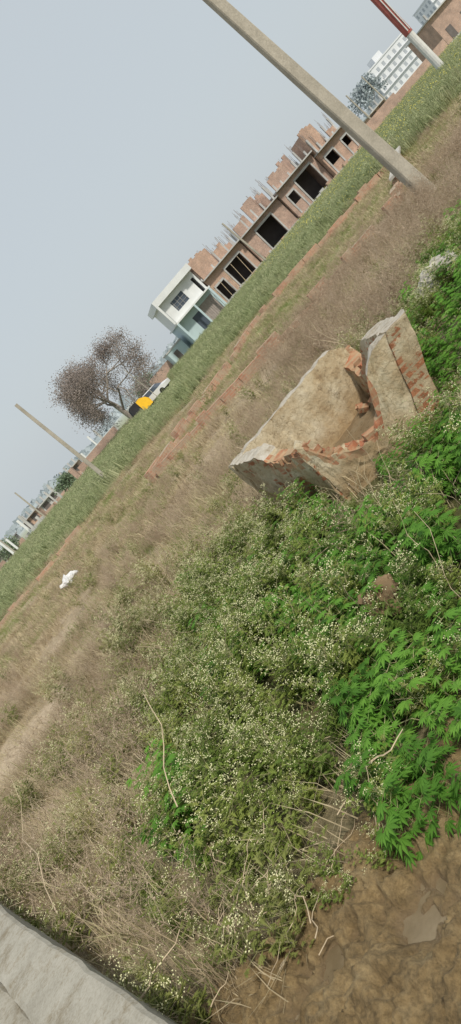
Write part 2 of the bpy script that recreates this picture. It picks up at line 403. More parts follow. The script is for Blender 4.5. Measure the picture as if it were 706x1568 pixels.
# ------------------------------------------------------------ broken brick water tank
tank=empty("broken_brick_water_tank")
T=[Vector((.90,7.45)),Vector((2.12,6.95)),Vector((2.62,9.55)),Vector((.42,9.25))]
def wall(name,a,b,th,prof,seed,shear=None,mat='plaster'):
    n=60; m_=10; d=(b-a); L=d.length; d.normalize(); nrm=Vector((-d.y,d.x))
    def top(t):
        for (t0,h0),(t1,h1) in zip(prof,prof[1:]):
            if t<=t1: return h0+(h1-h0)*(t-t0)/max(1e-6,t1-t0)
        return prof[-1][1]
    me=MB(); vs=[];fs=[];mi=[]
    def dis(p,amp=.034):
        return p+Vector((noise.noise(p*3+Vector((seed,0,0))),noise.noise(p*3+Vector((0,seed,0))),.6*noise.noise(p*4+Vector((0,0,seed)))))*amp+Vector((noise.noise(p*13),noise.noise(p*13+Vector((5,0,0))),.5*noise.noise(p*12+Vector((0,5,0)))))*amp*.6
    for i in range(n+1):
        t=i/n; h=top(t); intact=h>.78
        h+=.035*noise.noise(Vector((t*14,seed,0)))*(.6 if intact else 1.7)
        P=a+d*(L*t)
        cl=[]
        for j in range(m_+1): z=-.15+(h+.15)*j/m_; cl.append(Vector((P.x,P.y,z)))
        cl.append(Vector((P.x+nrm.x*th/2,P.y+nrm.y*th/2,h+(.0 if intact else .03*noise.noise(Vector((t*20,seed,3)))))))
        for j in range(m_,-1,-1): z=-.15+(h+.15)*j/m_; cl.append(Vector((P.x+nrm.x*th,P.y+nrm.y*th,z)))
        for q in cl:
            w=dis(q)
            if shear:
                sx,sy=shear(t,max(0,w.z)); w=w+Vector((sx,sy,0))
            vs.append(w)
    kk=2*(m_+1)+1
    for i in range(n):
        h=top((i+.5)/n)
        for j in range(kk-1):
            fs.append((i*kk+j,(i+1)*kk+j,(i+1)*kk+j+1,i*kk+j+1))
            br=noise.noise(Vector((i*.22,j*.5,seed)))
            if h<.80 and (j in (m_-1,m_,m_+1,m_+2) and br>-.2 or j==m_-2 and br>.05): mi.append(1)
            elif h>=.80 and j in (m_,m_+1): mi.append(2)
            else: mi.append(0)
    for e in (0,n):
        for j in range(m_):
            q=(e*kk+j,e*kk+j+1,e*kk+kk-2-j,e*kk+kk-1-j)
            fs.append(q if e==0 else q[::-1]); mi.append(0)
        q=(e*kk+m_,e*kk+m_+1,e*kk+m_+2); fs.append(q if e==0 else q[::-1]); mi.append(0)
    me.v=[tuple(q) for q in vs]; me.f=fs; me.m=mi
    return me.obj(name,[M[mat],M['brickbroken'],M['rimtop']],parent=tank)
sm=lambda u: max(0,min(1,u))
wall("near_wall",T[0],T[1],.24,[(0,.80),(.07,.70),(.14,.50),(.3,.38),(.5,.32),(.60,.42),(.68,.80),(.76,.96),(1,.98)],1.3,lambda t,z:(.42*z*sm((t-.5)/.4),-.05*z*sm((t-.5)/.4)),'plaster')
wall("right_end_wall",T[1],T[2],.26,[(0,.97),(.34,.95),(.42,.80),(.58,.58),(.72,.48),(.84,.54),(1,.72)],4.1,lambda t,z:(.42*z*(1-t*.9)+.004,-.05*z*(1-t)-.004),'plasterb')
wall("far_wall",T[2],T[3],.17,[(0,.66),(.06,.80),(.12,.90),(1,.92)],7.7)
wall("left_end_wall",T[3],T[0],.22,[(0,.92),(.45,.90),(.55,.78),(.8,.68),(1,.72)],2.9,None,'plasterb')
me=MB(); n=24; vs=[]
for j in range(n+1):
    for i in range(n+1):
        u,v=i/n,j/n; p=(T[0]*(1-u)+T[1]*u)*(1-v)+(T[3]*(1-u)+T[2]*u)*v
        vs.append((p.x,p.y,.04+.12*max(0,u-.35)*v+.05*nz(p.x,p.y,3,2)+.03*nz(p.x,p.y,9,2)))
me.add(vs,[(j*(n+1)+i,j*(n+1)+i+1,(j+1)*(n+1)+i+1,(j+1)*(n+1)+i) for j in range(n) for i in range(n)])
me.obj("tank_floor",[M['tankfloor']],parent=tank,smooth=True)
def brickat(me,x,y,z,a,s=(.22,.11,.075),tilt=.12):
    rot=Matrix.Rotation(a,3,'Z')@Matrix.Rotation(R.gauss(0,tilt),3,'X')@Matrix.Rotation(R.gauss(0,tilt),3,'Y')
    k=R.uniform(.55,1)
    c=[Vector((sx*s[0]/2*k*R.uniform(.8,1),sy*s[1]/2*R.uniform(.8,1),sz*s[2]/2*R.uniform(.85,1))) for sz in(-1,1) for sx,sy in((-1,-1),(1,-1),(1,1),(-1,1))]
    me.add([rot@q+Vector((x,y,z)) for q in c],[(3,2,1,0),(4,5,6,7),(0,1,5,4),(1,2,6,5),(2,3,7,6),(3,0,4,7)])
me=MB()
for t,h in ((.05,.73),(.10,.60),(.14,.50),(.2,.44),(.33,.37),(.52,.33)): 
    p=T[0].lerp(T[1],t); brickat(me,p.x+.03,p.y+.10,h,R.uniform(-.4,.4))
for t in (.56,.62,.68,.76,.84,.95):
    p=T[3].lerp(T[0],t); brickat(me,p.x+.07,p.y,.70+R.uniform(0,.04),1.7+R.uniform(-.3,.3))
for t in (.5,.6,.72,.84):
    p=T[1].lerp(T[2],t); brickat(me,p.x-.06,p.y,.54+R.uniform(0,.03),1.5+R.uniform(-.4,.4))
for k in range(3):
    brickat(me,R.uniform(1.5,2.2),R.uniform(8.4,9.1),.12+R.uniform(0,.05),R.uniform(0,3),tilt=.5)
me.obj("loose_bricks",[M['brickbroken']],parent=tank)

# ------------------------------------------------------------ low brick plot boundary walls
WALLS=[]
def lowwall(name,pts,h,th=.24,gaps=0):
    me=MB(); r=random.Random(len(name)*7+int(pts[0][0]*10))
    for (a,b) in zip(pts,pts[1:]):
        WALLS.append((Vector(a),Vector(b)))
        a=Vector(a);b=Vector(b);L=(b-a).length;d=(b-a)/L;nn=Vector((-d.y,d.x))*th/2
        x=0
        while x<L-.05:
            l=min(r.uniform(.25,1.1),L-x); hh=h+r.choice([-.085,0,0,0,.08,-.17 if gaps else 0])+r.uniform(-.02,.02)
            if r.random()<.05: x+=l; continue
            p=a+d*x;q=a+d*(x+l-.004); zz=gh(p.x,p.y); jt=Vector((r.gauss(0,.02),r.gauss(0,.02)))
            w=[p-nn+jt,q-nn+jt,q+nn+jt,p+nn+jt]
            me.add([(k.x,k.y,-.2) for k in w]+[(k.x,k.y,zz+hh) for k in w],[(3,2,1,0),(4,5,6,7),(0,1,5,4),(1,2,6,5),(2,3,7,6),(3,0,4,7)])
            x+=l
    return me.obj(name,[M['brick']])
lowwall("low_brick_plot_wall",[(-.9,24.9),(9.0,38.0),(18.6,37.4)],.35,.26,1)
lowwall("low_brick_plot_wall",[(-.6,24.7),(5.0,22.3),(10.2,21.9),(18.8,36.8)],.33,.24,1)
lowwall("low_brick_plot_wall",[(-12.8,31.5),(-10.6,36),(-6.5,37.5),(-3.6,37)],.20,.3,1)
me=MB()
a=Vector((12.6,25.9));b=Vector((18.2,35.4));d=(b-a).normalized();nn=Vector((-d.y,d.x))*.2
for i in range(12):
    p=a.lerp(b,i/12);q=a.lerp(b,(i+.99)/12); w=[p-nn,q-nn,q+nn,p+nn]; z=.43+.01*nz(p.x,p.y)
    me.add([(k.x,k.y,z) for k in w]+[(k.x,k.y,z+.09) for k in w],[(3,2,1,0),(4,5,6,7),(0,1,5,4),(1,2,6,5),(2,3,7,6),(3,0,4,7)])
me.obj("concrete_coping",[M['conc']])
def nearwall(x,y):
    P=Vector((x,y)); m=99
    for a,b in WALLS:
        d=b-a; t=max(0,min(1,(P-a).dot(d)/d.length_squared)); m=min(m,(P-(a+d*t)).length)
    return m

# ------------------------------------------------------------ utility poles
def pole(x,y,h,w0,w1,lean=(0,0),arm=True,mat='pole'):
    me=MB(); n=14; vs=[];fs=[]
    for i in range(n+1):
        t=i/n; w=(w0+(w1-w0)*t)/2; d=w*.8; cx=lean[0]*t; cy=lean[1]*t; z=-.3+(h+.3)*t; c=w*.18
        for (px,py) in ((-w+c,-d),(w-c,-d),(w,-d+c),(w,d-c),(w-c,d),(-w+c,d),(-w,d-c),(-w,-d+c)): vs.append((cx+px,cy+py,z))
    for i in range(n):
        for k in range(8): fs.append((i*8+k,i*8+(k+1)%8,(i+1)*8+(k+1)%8,(i+1)*8+k))
    fs.append(tuple(n*8+k for k in range(8))); me.add(vs,fs)
    if arm:
        z=h-.35; me.box(lean[0]-.55,lean[0]+.55,lean[1]-.05-w1/2-.03,lean[1]-w1/2-.003,z,z+.08,1)
        for sx in (-.48,.48,0):
            me.tube([(lean[0]+sx,lean[1]-w1/2-.04,z+.082),(lean[0]+sx,lean[1]-w1/2-.04,z+.2)],.035,.02,6,2)
    return me.obj("utility_pole",[M[mat],M['steel'],M['whitep']],loc=(x,y,gh(x,y)))
pole(9.35,18.5,9.2,.40,.25,(-.70,0))
pole(-3.25,44.6,7.1,.27,.19,(-.1,0),False)
pole(.9,98,6.6,.34,.24,(-.5,0),False)
pole(24.6,86,7.2,.24,.18,(-.5,0),False)
pole(-16.5,100,5.8,.24,.18,(0,0),False)
pole(-24,106,5.2,.22,.16,(0,0),False)
pole(57,110,7.0,.24,.16,(-.4,0),False); pole(66,120,7.5,.24,.16,(-.4,0),False)
pole(3.9,72.0,4.6,.07,.05,(-.2,0),False)
me=MB(); me.tube([(0,0,0),(-.05,0,2.4),(-.1,0,4.3)],.34,.32,12,0); me.tube([(-.1,0,4.302),(-.2,0,9),(-.3,0,13)],.36,.34,12,1)
for k in (-.12,.12): me.box(-.16+k-.03,-.16+k+.03,-.44,-.372,4.5,12.5,2)
me.obj("red_white_pole",[M['whitep'],M['red'],M['whitep']],loc=(38,60,0))

# ------------------------------------------------------------ houses
def house_shell(x0,x1,y,zp,z1,open_,ups,mat,cols,seed):
    r=random.Random(seed); P=empty("unfinished_brick_house",(x0,y,0)); w=x1-x0-.15; dep=10
    me=MB(); cur=0
    for (a,b_,zb,zt) in sorted(open_):
        me.box(cur,a,0,.25,0,z1,0); me.box(a,b_,0,.25,zt,z1,0)
        if zb>0: me.box(a,b_,0,.25,0,zb,0)
        cur=b_
    me.box(cur,w,0,.25,0,z1,0)
    me.box(0,.25,.25,dep,0,z1,0); me.box(w-.25,w,.25,dep,0,z1,0); me.box(.25,w-.25,dep-.25,dep,0,z1,0)
    me.obj("walls",[mat],parent=P)
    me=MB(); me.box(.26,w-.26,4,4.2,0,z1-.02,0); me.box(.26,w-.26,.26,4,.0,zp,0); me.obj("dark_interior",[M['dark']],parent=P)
    me=MB(); me.box(-.1,w+.1,-.9,dep+.1,z1+.002,z1+.17,0); me.obj("roof_slab",[M['concfar']],parent=P)
    me=MB(); me.box(-.05,w+.05,-.35,-.003,0,zp,0)
    for (a,b_,zb,zt) in open_:
        me.box(a-.15,b_+.15,-.12,-.004,zt,zt+.28,0)
        me.box(a-.22,a-.003,-.10,-.005,zp,zt,0); me.box(b_+.003,b_+.22,-.10,-.005,zp,zt,0)
    me.obj("plinth_and_lintels",[M['concfar']],parent=P)
    me=MB()
    for (a,b_,h,y0_,y1_) in ups:
        n=max(1,int((b_-a)/.5)); 
        for i in range(n):
            xa=a+(b_-a)*i/n; xb=a+(b_-a)*(i+1)/n-.002
            me.box(xa,xb,y0_,y1_,z1+.172,z1+.17+h+r.choice([0,.09,.18,-.17,.35]) ,0)
    me.obj("upper_brickwork",[mat],parent=P)
    me=MB()
    for i in range(cols):
        for yy in (.15,dep*.5,dep-.3):
            cx=.2+(w-.4)*i/(cols-1)+r.gauss(0,.15); hh=r.uniform(.5,2.4)
            me.box(cx-.12,cx+.12,yy-.131,yy+.129,z1+.173,z1+hh,0)
            for sx in (-.08,.08):
                for sy in (-.08,.08):
                    me.tube([(cx+sx,yy+sy,z1+hh),(cx+sx+r.gauss(0,.06),yy+sy,z1+hh+r.uniform(.5,1.5))],.018,.018,4,1)
    me.obj("columns_rebar",[M['concfar'],M['steel']],parent=P)
    return P
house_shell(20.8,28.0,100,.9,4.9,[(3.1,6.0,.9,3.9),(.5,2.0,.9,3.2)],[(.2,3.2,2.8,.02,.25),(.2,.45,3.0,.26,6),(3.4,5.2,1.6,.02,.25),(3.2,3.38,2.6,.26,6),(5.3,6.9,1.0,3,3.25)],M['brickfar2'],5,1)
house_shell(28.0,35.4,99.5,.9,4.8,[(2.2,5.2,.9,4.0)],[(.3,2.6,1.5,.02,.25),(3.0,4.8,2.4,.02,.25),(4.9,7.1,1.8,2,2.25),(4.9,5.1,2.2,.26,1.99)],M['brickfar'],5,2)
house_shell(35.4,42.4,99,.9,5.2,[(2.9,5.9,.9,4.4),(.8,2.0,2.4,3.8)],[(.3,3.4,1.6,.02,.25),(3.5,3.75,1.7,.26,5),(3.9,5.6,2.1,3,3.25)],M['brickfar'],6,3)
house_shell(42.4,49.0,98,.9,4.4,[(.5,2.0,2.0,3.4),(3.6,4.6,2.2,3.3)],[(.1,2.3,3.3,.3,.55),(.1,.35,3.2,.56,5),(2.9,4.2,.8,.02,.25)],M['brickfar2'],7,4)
me=MB()
for i in range(5): me.tube([(20.4+i*1.3,98.6,.1),(20.8+i*1.3,99.1,3.8)],.045,.04,5,0)
me.obj("bamboo_props",[M['twig']])
me=MB(); r=random.Random(8)
for i in range(60): 
    x=r.uniform(21,50); q=r.uniform(.15,.5); y=r.uniform(95.5,97.5); me.box(x,x+q*1.6,y,y+q,0,.5+q*r.uniform(.5,1.6),r.choice([0,1]))
me.obj("brick_and_sand_piles",[M['brickfar2'],M['concfar']])
me=MB(); me.box(50,58,103,103.25,0,2.2,0); me.box(58,70,106,106.25,0,1.8,0); me.obj("brick_boundary_wall",[M['brickfar']])

W=empty("white_two_storey_house",(14.3,100,0)); w=6.2
me=MB(); me.box(0,1.9,0,.25,0,3.9,0); me.box(1.9,3.4,0,.25,3.0,3.9,0); me.box(1.9,3.4,0,.25,0,.7,0); me.box(3.4,w,0,.25,3.3,3.9,0); me.box(5.9,w,0,.25,0,3.3,0)
me.box(0,.25,.25,10,0,3.9,0); me.box(w-.25,w,.25,10,0,3.9,0); me.box(.25,w-.25,9.75,10,0,3.9,0)
me.obj("ground_floor",[M['teal']],parent=W)
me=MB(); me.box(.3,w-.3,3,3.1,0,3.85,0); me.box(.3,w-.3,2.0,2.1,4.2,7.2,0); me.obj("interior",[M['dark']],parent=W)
me=MB(); me.box(-.3,w+.1,-1.5,10,3.902,4.12,0); me.obj("balcony_slab",[M['white']],parent=W)
me=MB(); me.box(0,1.3,-.6,-.35,4.122,7.2,0); me.box(1.3,3.5,-.6,-.35,6.4,7.2,0); me.box(1.3,3.5,-.6,-.35,4.122,4.9,0); me.box(3.5,4.1,-.6,-.35,4.122,7.2,0); me.box(4.1,5.4,-.35,-.1,4.122,7.2,0); me.box(5.9,w,-.35,-.1,4.122,7.2,0); me.box(5.4,5.9,-.35,-.1,6.4,7.2,0)
me.box(0,.25,-.35,10,4.122,7.2,0); me.box(w-.25,w,-.1,10,4.122,7.2,0); me.box(.25,w-.25,9.75,10,4.122,7.2,0)
me.obj("first_floor",[M['white']],parent=W)
me=MB(); me.box(-.5,w+.2,-1.6,10.2,7.202,7.4,0); me.box(-.5,w+.2,-1.6,-1.45,7.402,8.1,0); me.box(-.5,-.35,-1.449,10.2,7.402,8.1,0); me.box(w+.05,w+.2,-1.449,10.2,7.402,8.1,0)
me.box(-.5,-.2,-1.6,-1.3,4.122,7.2,0); me.obj("roof_parapet",[M['white']],parent=W)
me=MB(); me.box(1.32,3.48,-.48,-.44,4.9,6.4,0); me.box(1.92,3.38,.1,.14,.7,3.0,0); me.obj("windows",[M['glass']],parent=W)
me=MB()
for k in range(3): me.box(1.3+.6*k+.2,1.3+.6*k+.24,-.56,-.49,4.9,6.4,0)
for k in range(2): me.box(1.3,3.5,-.57,-.50,5.35+.5*k,5.38+.5*k,0)
me.obj("window_grille",[M['concfar']],parent=W)
me=MB(); me.box(-.3,.0,-1.5,-1.2,0,3.9,0); me.box(w-.3,w,-1.5,-1.2,0,3.9,0); me.box(3.0,3.25,-1.5,-1.25,0,3.9,0); me.obj("porch_columns",[M['teal']],parent=W)
me=MB(); me.box(3.42,5.88,.08,.14,0,3.28,0)
for k in range(8): me.box(3.5+.3*k,3.56+.3*k,.02,.075,0,3.2,0)
me.obj("metal_gate",[M['steel']],parent=W)
me=MB(); me.box(10.8,13.6,104,110,0,2.4,0); me.box(10.7,13.7,103.9,110.1,2.402,2.6,1); me.box(11.5,12.3,103.95,103.997,0,1.9,2); me.obj("small_outhouse",[M['teal'],M['concfar'],M['dark']])
me=MB(); me.box(6.5,10.7,108,108.3,0,1.9,0); me.box(-9,-1.5,103,103.25,0,1.7,0); me.box(-10,-9.4,101,103,0,2.4,0); me.obj("brick_boundary_wall",[M['brickfar']])

def apartment(x,y,w,fl,dep,rot=0):
    P=empty("white_apartment_block",(x,y,0)); P.rotation_euler=(0,0,rot); H=fl*3.3+.8
    me=MB(); me.box(0,w,0,dep,0,H,0); me.box(-.3,w+.3,-.3,dep+.3,H+.01,H+.5,0); me.box(w*.4,w*.6,dep*.3,dep*.6,H+.51,H+3,0); me.obj("body",[M['whitefar']],parent=P)
    me=MB(); n=int(w/3.2); nd=int(dep/3.2)
    for f in range(fl):
        for i in range(n):
            xx=(i+.5)*w/n; me.box(xx-.7,xx+.7,-.06,-.01,f*3.3+1.3,f*3.3+2.9,0)
        for i in range(nd):
            yy=(i+.5)*dep/nd; me.box(-.06,-.01,yy-.7,yy+.7,f*3.3+1.3,f*3.3+2.9,0)
    me.obj("windows",[M['glassfar']],parent=P)
    me=MB()
    for f in range(1,fl): me.box(-.5,w+.1,-.9,-.07,f*3.3+.75,f*3.3+.9,0)
    me.obj("balcony_ledges",[M['whitefar']],parent=P)
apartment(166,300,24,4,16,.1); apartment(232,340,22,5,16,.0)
def simplehouse(x0,x1,y,h,mat,name="brick_house"):
    P=empty(name,(x0,y,0)); w=x1-x0
    me=MB(); me.box(0,w,0,8,0,h,0); me.obj("walls",[mat],parent=P)
    me=MB(); me.box(-.3,w+.3,-.7,8.3,h+.002,h+.2,0); me.box(-.1,w+.1,-.3,-.003,0,.4,0); me.obj("roof_slab",[M['concfar']],parent=P)
    me=MB(); n=max(2,int(w/3))
    for i in range(n):
        xx=(i+.5)*w/n; me.box(xx-.6,xx+.6,-.05,-.004,1.0 if i%2 else .41,min(2.4,h-.2),0)
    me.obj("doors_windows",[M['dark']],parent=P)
    me=MB()
    for i in range(4):
        cx=.2+(w-.4)*i/3; me.box(cx-.14,cx+.14,.1,.38,h+.202,h+1.1,0)
    me.obj("roof_columns",[M['concfar']],parent=P)
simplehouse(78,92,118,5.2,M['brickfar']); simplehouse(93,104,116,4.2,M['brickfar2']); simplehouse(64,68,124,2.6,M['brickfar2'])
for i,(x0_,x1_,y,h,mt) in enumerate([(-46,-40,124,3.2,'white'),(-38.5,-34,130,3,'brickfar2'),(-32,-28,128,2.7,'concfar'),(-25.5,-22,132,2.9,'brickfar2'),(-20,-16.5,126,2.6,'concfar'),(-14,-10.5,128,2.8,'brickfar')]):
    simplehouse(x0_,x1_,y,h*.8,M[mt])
me=MB(); r=random.Random(3)
x=-44
while x<-2:
    x+=r.uniform(.9,2.6); y=r.uniform(108,120); q=r.uniform(.12,.2); me.box(x-q,x+q,y-q,y+q,0,r.uniform(1.6,3.6),r.choice([0,0,2]))
x=-44
while x<-3:
    l=r.uniform(2,6); me.box(x,x+l*.92,120.3,120.5,0,r.uniform(.9,1.6),r.choice([0,1])); x+=l
me.obj("boundary_wall_with_pillars",[M['concfar'],M['brickfar'],M['white']])

# ------------------------------------------------------------ trees
def tree(name,x,y,H,cr,base,seed,lm,nleaf,ls,lean=.12,spread=1.0):
    r=random.Random(seed); P=empty(name,(x,y,0)); me=MB(); tips=[]
    def br(p,d,L,rad,dep):
        pts=[p]; q=p.copy(); dd=d.copy()
        for i in range(4):
            dd=(dd+Vector((r.gauss(0,.12),r.gauss(0,.12),r.gauss(.02,.06)))).normalized(); q=q+dd*L/4; pts.append(q.copy())
            if dep<=1: tips.append(q.copy())
        me.tube(pts,rad,rad*.6,6 if dep>2 else 4)
        if dep==0: return
        for k in range(3 if dep<4 else 6):
            a=(k*6.283/6+r.uniform(-.4,.4)) if dep==4 else r.uniform(0,6.283); s=Vector((math.cos(a),math.sin(a),.1)) if dep==4 else dd.cross(Vector((math.cos(a),math.sin(a),.2))).normalized()
            br(pts[r.choice([2,3,4,4])],(dd*.7+s*r.uniform(.55,1.05)*spread+Vector((0,0,.06))).normalized(),L*r.uniform(.64,.88),rad*.55,dep-1)
    br(Vector((0,0,-.2)),Vector((lean,0,1)).normalized(),base,H*.024,4)
    me.obj("trunk_and_limbs",[M['bark']],parent=P)
    lf=MB()
    for k in range(nleaf):
        t=r.choice(tips); p=t+Vector((r.gauss(0,cr),r.gauss(0,cr),r.gauss(0,cr*.8)))
        d=Vector((r.gauss(0,1),r.gauss(0,1),r.gauss(0,.8))).normalized(); s=d.cross(Vector((r.gauss(0,1),r.gauss(0,1),r.gauss(0,1)))).normalized()*ls*.35
        lf.add([p-s*.2,p+d*ls*.5+s,p+d*ls,p+d*ls*.5-s],[(0,1,2,3)])
    lf.obj("crown_leaves",[lm],parent=P)
tree("dry_leaved_tree",1.0,90,12,.5,4.5,12,M['brownleaf'],42000,.16,.18,1.4)
for i,(x,y,h) in enumerate([(-31,112,2.6),(-27,118,3.0),(-12.5,108,2.6),(6.5,118,3.4),(-43,118,5)]):
    tree("small_green_tree",x,y,h*1.2,.35,h*.42,30+i,M['green_tree'],1300,.32,.1,1.2)
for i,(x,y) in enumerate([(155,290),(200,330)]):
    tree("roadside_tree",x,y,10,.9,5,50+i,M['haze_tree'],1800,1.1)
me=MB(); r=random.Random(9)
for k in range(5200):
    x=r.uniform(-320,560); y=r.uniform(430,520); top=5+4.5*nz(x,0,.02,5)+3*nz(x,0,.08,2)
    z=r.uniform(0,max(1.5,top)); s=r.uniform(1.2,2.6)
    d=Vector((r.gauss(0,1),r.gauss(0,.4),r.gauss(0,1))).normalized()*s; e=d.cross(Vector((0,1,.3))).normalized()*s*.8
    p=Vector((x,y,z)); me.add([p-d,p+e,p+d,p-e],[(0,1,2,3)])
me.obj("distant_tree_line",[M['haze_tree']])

# ------------------------------------------------------------ vehicles
def wheel(me,x,y,z,r_,w_,mi):
    n=16; vs=[];fs=[]
    for sx in (-w_/2,w_/2):
        for k in range(n): vs.append((x+sx,y+r_*math.cos(k*6.2832/n),z+r_*math.sin(k*6.2832/n)))
    for k in range(n): fs.append((k,(k+1)%n,n+(k+1)%n,n+k))
    fs.append(tuple(range(n-1,-1,-1))); fs.append(tuple(range(n,2*n))); me.add(vs,fs,mi)
def prism(me,prof,x0,x1,mi,inset=0,zc=.95):
    n=len(prof); vs=[(x0+(inset if z>zc else 0),y,z) for y,z in prof]+[(x1-(inset if z>zc else 0),y,z) for y,z in prof]
    fs=[(k,(k+1)%n,n+(k+1)%n,n+k) for k in range(n)]; fs.append(tuple(range(n-1,-1,-1))); fs.append(tuple(range(n,2*n))); me.add(vs,fs,mi)
car=empty("parked_white_car",(4.5,82,0)); car.rotation_euler=(0,0,math.radians(62))
me=MB(); prism(me,[(-2,.35),(-2.05,.75),(-1.2,.93),(1.8,.96),(2.0,.85),(2.0,.35)],-.82,.82,0); 
me.add([(-.68,-.5,1.45),(.68,-.5,1.45),(.68,1.1,1.5),(-.68,1.1,1.5),(-.72,-.5,1.40),(.72,-.5,1.40),(.72,1.1,1.45),(-.72,1.1,1.45)],[(0,1,2,3),(7,6,5,4),(0,4,5,1),(1,5,6,2),(2,6,7,3),(3,7,4,0)],0)
me.obj("body",[M['carwhite']],parent=car)
me=MB(); prism(me,[(-1.15,.94),(-.5,1.41),(1.05,1.46),(1.75,.955)],-.76,.76,0,.08,1.0); me.obj("windows",[M['glass']],parent=car)
me=MB()
for sx in (-.76,.76):
    for sy in (-1.25,1.25): wheel(me,sx,sy,.33,.33,.2,0)
me.obj("wheels",[M['rubber']],parent=car)
au=empty("auto_rickshaw",(2.25,80,0)); au.rotation_euler=(0,0,math.radians(100)); au.scale=(1.0,.95,1.05)
me=MB(); prism(me,[(-1.3,.3),(-1.35,.9),(-1.1,1.3),(-.5,1.62),(.1,1.55),(.1,.3)],-.6,.6,0,.06); me.obj("body",[M['yellow']],parent=au)
me=MB(); prism(me,[(.103,.32),(.103,1.68),(.9,1.7),(1.2,1.5),(1.3,.95),(1.3,.35)],-.62,.62,0,.08); me.obj("hood",[M['black']],parent=au)
me=MB(); prism(me,[(-1.18,1.08),(-.78,1.50),(-.80,1.56),(-1.22,1.10)],-.5,.5,0); me.obj("windscreen",[M['glass']],parent=au)
me=MB(); wheel(me,0,-1.1,.25,.25,.12,0); wheel(me,-.55,.8,.25,.25,.12,0); wheel(me,.55,.8,.25,.25,.12,0); me.obj("wheels",[M['rubber']],parent=au)

me=MB(); n=14; vs=[];fs=[]
for j in range(9):
    for i in range(n):
        a=6.283*i/n; t=j/8; rr=math.sin(math.pi*min(.97,.15+.8*t))*.24; p=Vector((rr*math.cos(a)*1.4,rr*math.sin(a),.30*t)); p+=Vector((noise.noise(p*7),noise.noise(p*7+Vector((4,0,0))),noise.noise(p*7+Vector((0,9,0)))))*.12; vs.append(p)
for j in range(8):
    for i in range(n): fs.append((j*n+i,j*n+(i+1)%n,(j+1)*n+(i+1)%n,(j+1)*n+i))
fs.append(tuple(8*n+i for i in range(n))); me.add(vs,fs); me.obj("plastic_bag",[M['bag']],loc=(-4.75,22.6,.12))
def rock(name,x,y,z,s,mat):
    import bmesh
    bm=bmesh.new(); bmesh.ops.create_icosphere(bm,subdivisions=4,radius=1)
    for v in bm.verts:
        q=v.co.copy(); k=1+.45*noise.noise(q*1.3+Vector((x,y,0)))+.2*noise.noise(q*4)+.08*noise.noise(q*10); v.co=Vector((q.x*s[0],q.y*s[1],q.z*s[2]))*k
    me=D.meshes.new(name); bm.to_mesh(me); bm.free(); me.materials.append(M[mat]); o=D.objects.new(name,me); col.objects.link(o); o.location=(x,y,z)
rock("concrete_rubble",4.15,9.7,.34,(.34,.2,.2),'rock'); rock("concrete_rubble",4.5,10.1,.3,(.22,.2,.2),'rock'); rock("soil_mound",.22,4.55,.33,(.15,.13,.12),'soilclod')

# ------------------------------------------------------------ vegetation scatter
def interp(x,pts):
    if x<=pts[0][0]: return pts[0][1]
    for (a,b),(c_,d) in zip(pts,pts[1:]):
        if x<=c_: return b+(d-b)*(x-a)/(c_-a)
    return pts[-1][1]
def quad_in(x,y,Q,m=0):
    P=Vector((x,y))
    for i in range(4):
        a,b=Q[i],Q[(i+1)%4]; e=(b-a).normalized(); n=Vector((-e.y,e.x))
        if (P-a).dot(n)<-m: return False
    return True
def plinthside(x,y): return (x+.95)*.848+(y-1.45)*.530
def blocked(x,y,m=.1): return quad_in(x,y,T,m) or plinthside(x,y)<.05
def muddy(x,y):
    e=.12*nz(x,y,2,6)
    return y< interp(x,[(-2.4,2.1),(-2.0,2.6),(-1.6,3.0),(-1.2,3.15),(-.8,3.1),(-.3,2.85),(1,2.8)])+e
def green(x,y):
    e=.6*nz(x,y,.7,2)+.3*nz(x,y,2,8)
    xl=interp(y,[(3,-1.5),(3.6,-1.9),(4.5,-2.3),(5.5,-2.15),(8,-1.85),(10,-1.45)])
    yf=interp(x,[(-1.5,9.9),(.4,9.8),(2.8,9.0),(4.5,11.2),(6,12.5)])
    return min((x-xl+e)/.6,(yf-y+e)/.6)
def sandy(x,y): return min(math.hypot(x+5.2,y-12.4)/1.6,math.hypot(x+3.2,y-14.2)/1.1,math.hypot(x+4.6,y-17)/1.1,math.hypot(x+9.5,y-31)/2.5)
def pts_in(y0,y1,dens,fn,ml=3.9,mr=1.2):
    out=[]; y=y0
    while y<y1:
        s=.5 if y<30 else 2
        xa=-.27*y-ml; xb=.60*y+mr
        n=dens*s*(xb-xa); n=int(n)+(R.random()<n-int(n))
        for _ in range(n):
            xx=R.uniform(xa,xb); yy=y+R.random()*s
            k=fn(xx,yy)
            if k: out.append((xx,yy,gh(xx,yy)-.01,k))
        y+=s
    return out
def infront(x,y): return 6<y<7.5 and .6<x<3
def f_parth(x,y):
    if blocked(x,y,.18) or muddy(x,y): return 0
    g=green(x,y)
    if g<0: return 0
    k=1.1*nz(x,y,.6,11)
    right=interp(x-.28*y,[(-2.6,.95),(-1.4,.5),(-.6,.3)])
    if R.random()>max(.12,min(1,right+k)): return 0
    return R.uniform(.45,.95)*(1 if y>4 else .75)*min(1,.6+g*.4)*(.55 if infront(x,y) else 1)
def f_hemp(x,y):
    if blocked(x,y,.12) or muddy(x,y): return 0
    g=green(x,y)
    if g<.3: return 0
    k=.9*nz(x,y,.6,11)
    right=interp(x-.28*y,[(-2.8,.10),(-2.0,.4),(-1.3,.85)])
    if R.random()>max(.06,right-k): return 0
    return R.uniform(.45,.95)*(.6 if infront(x,y) else 1)
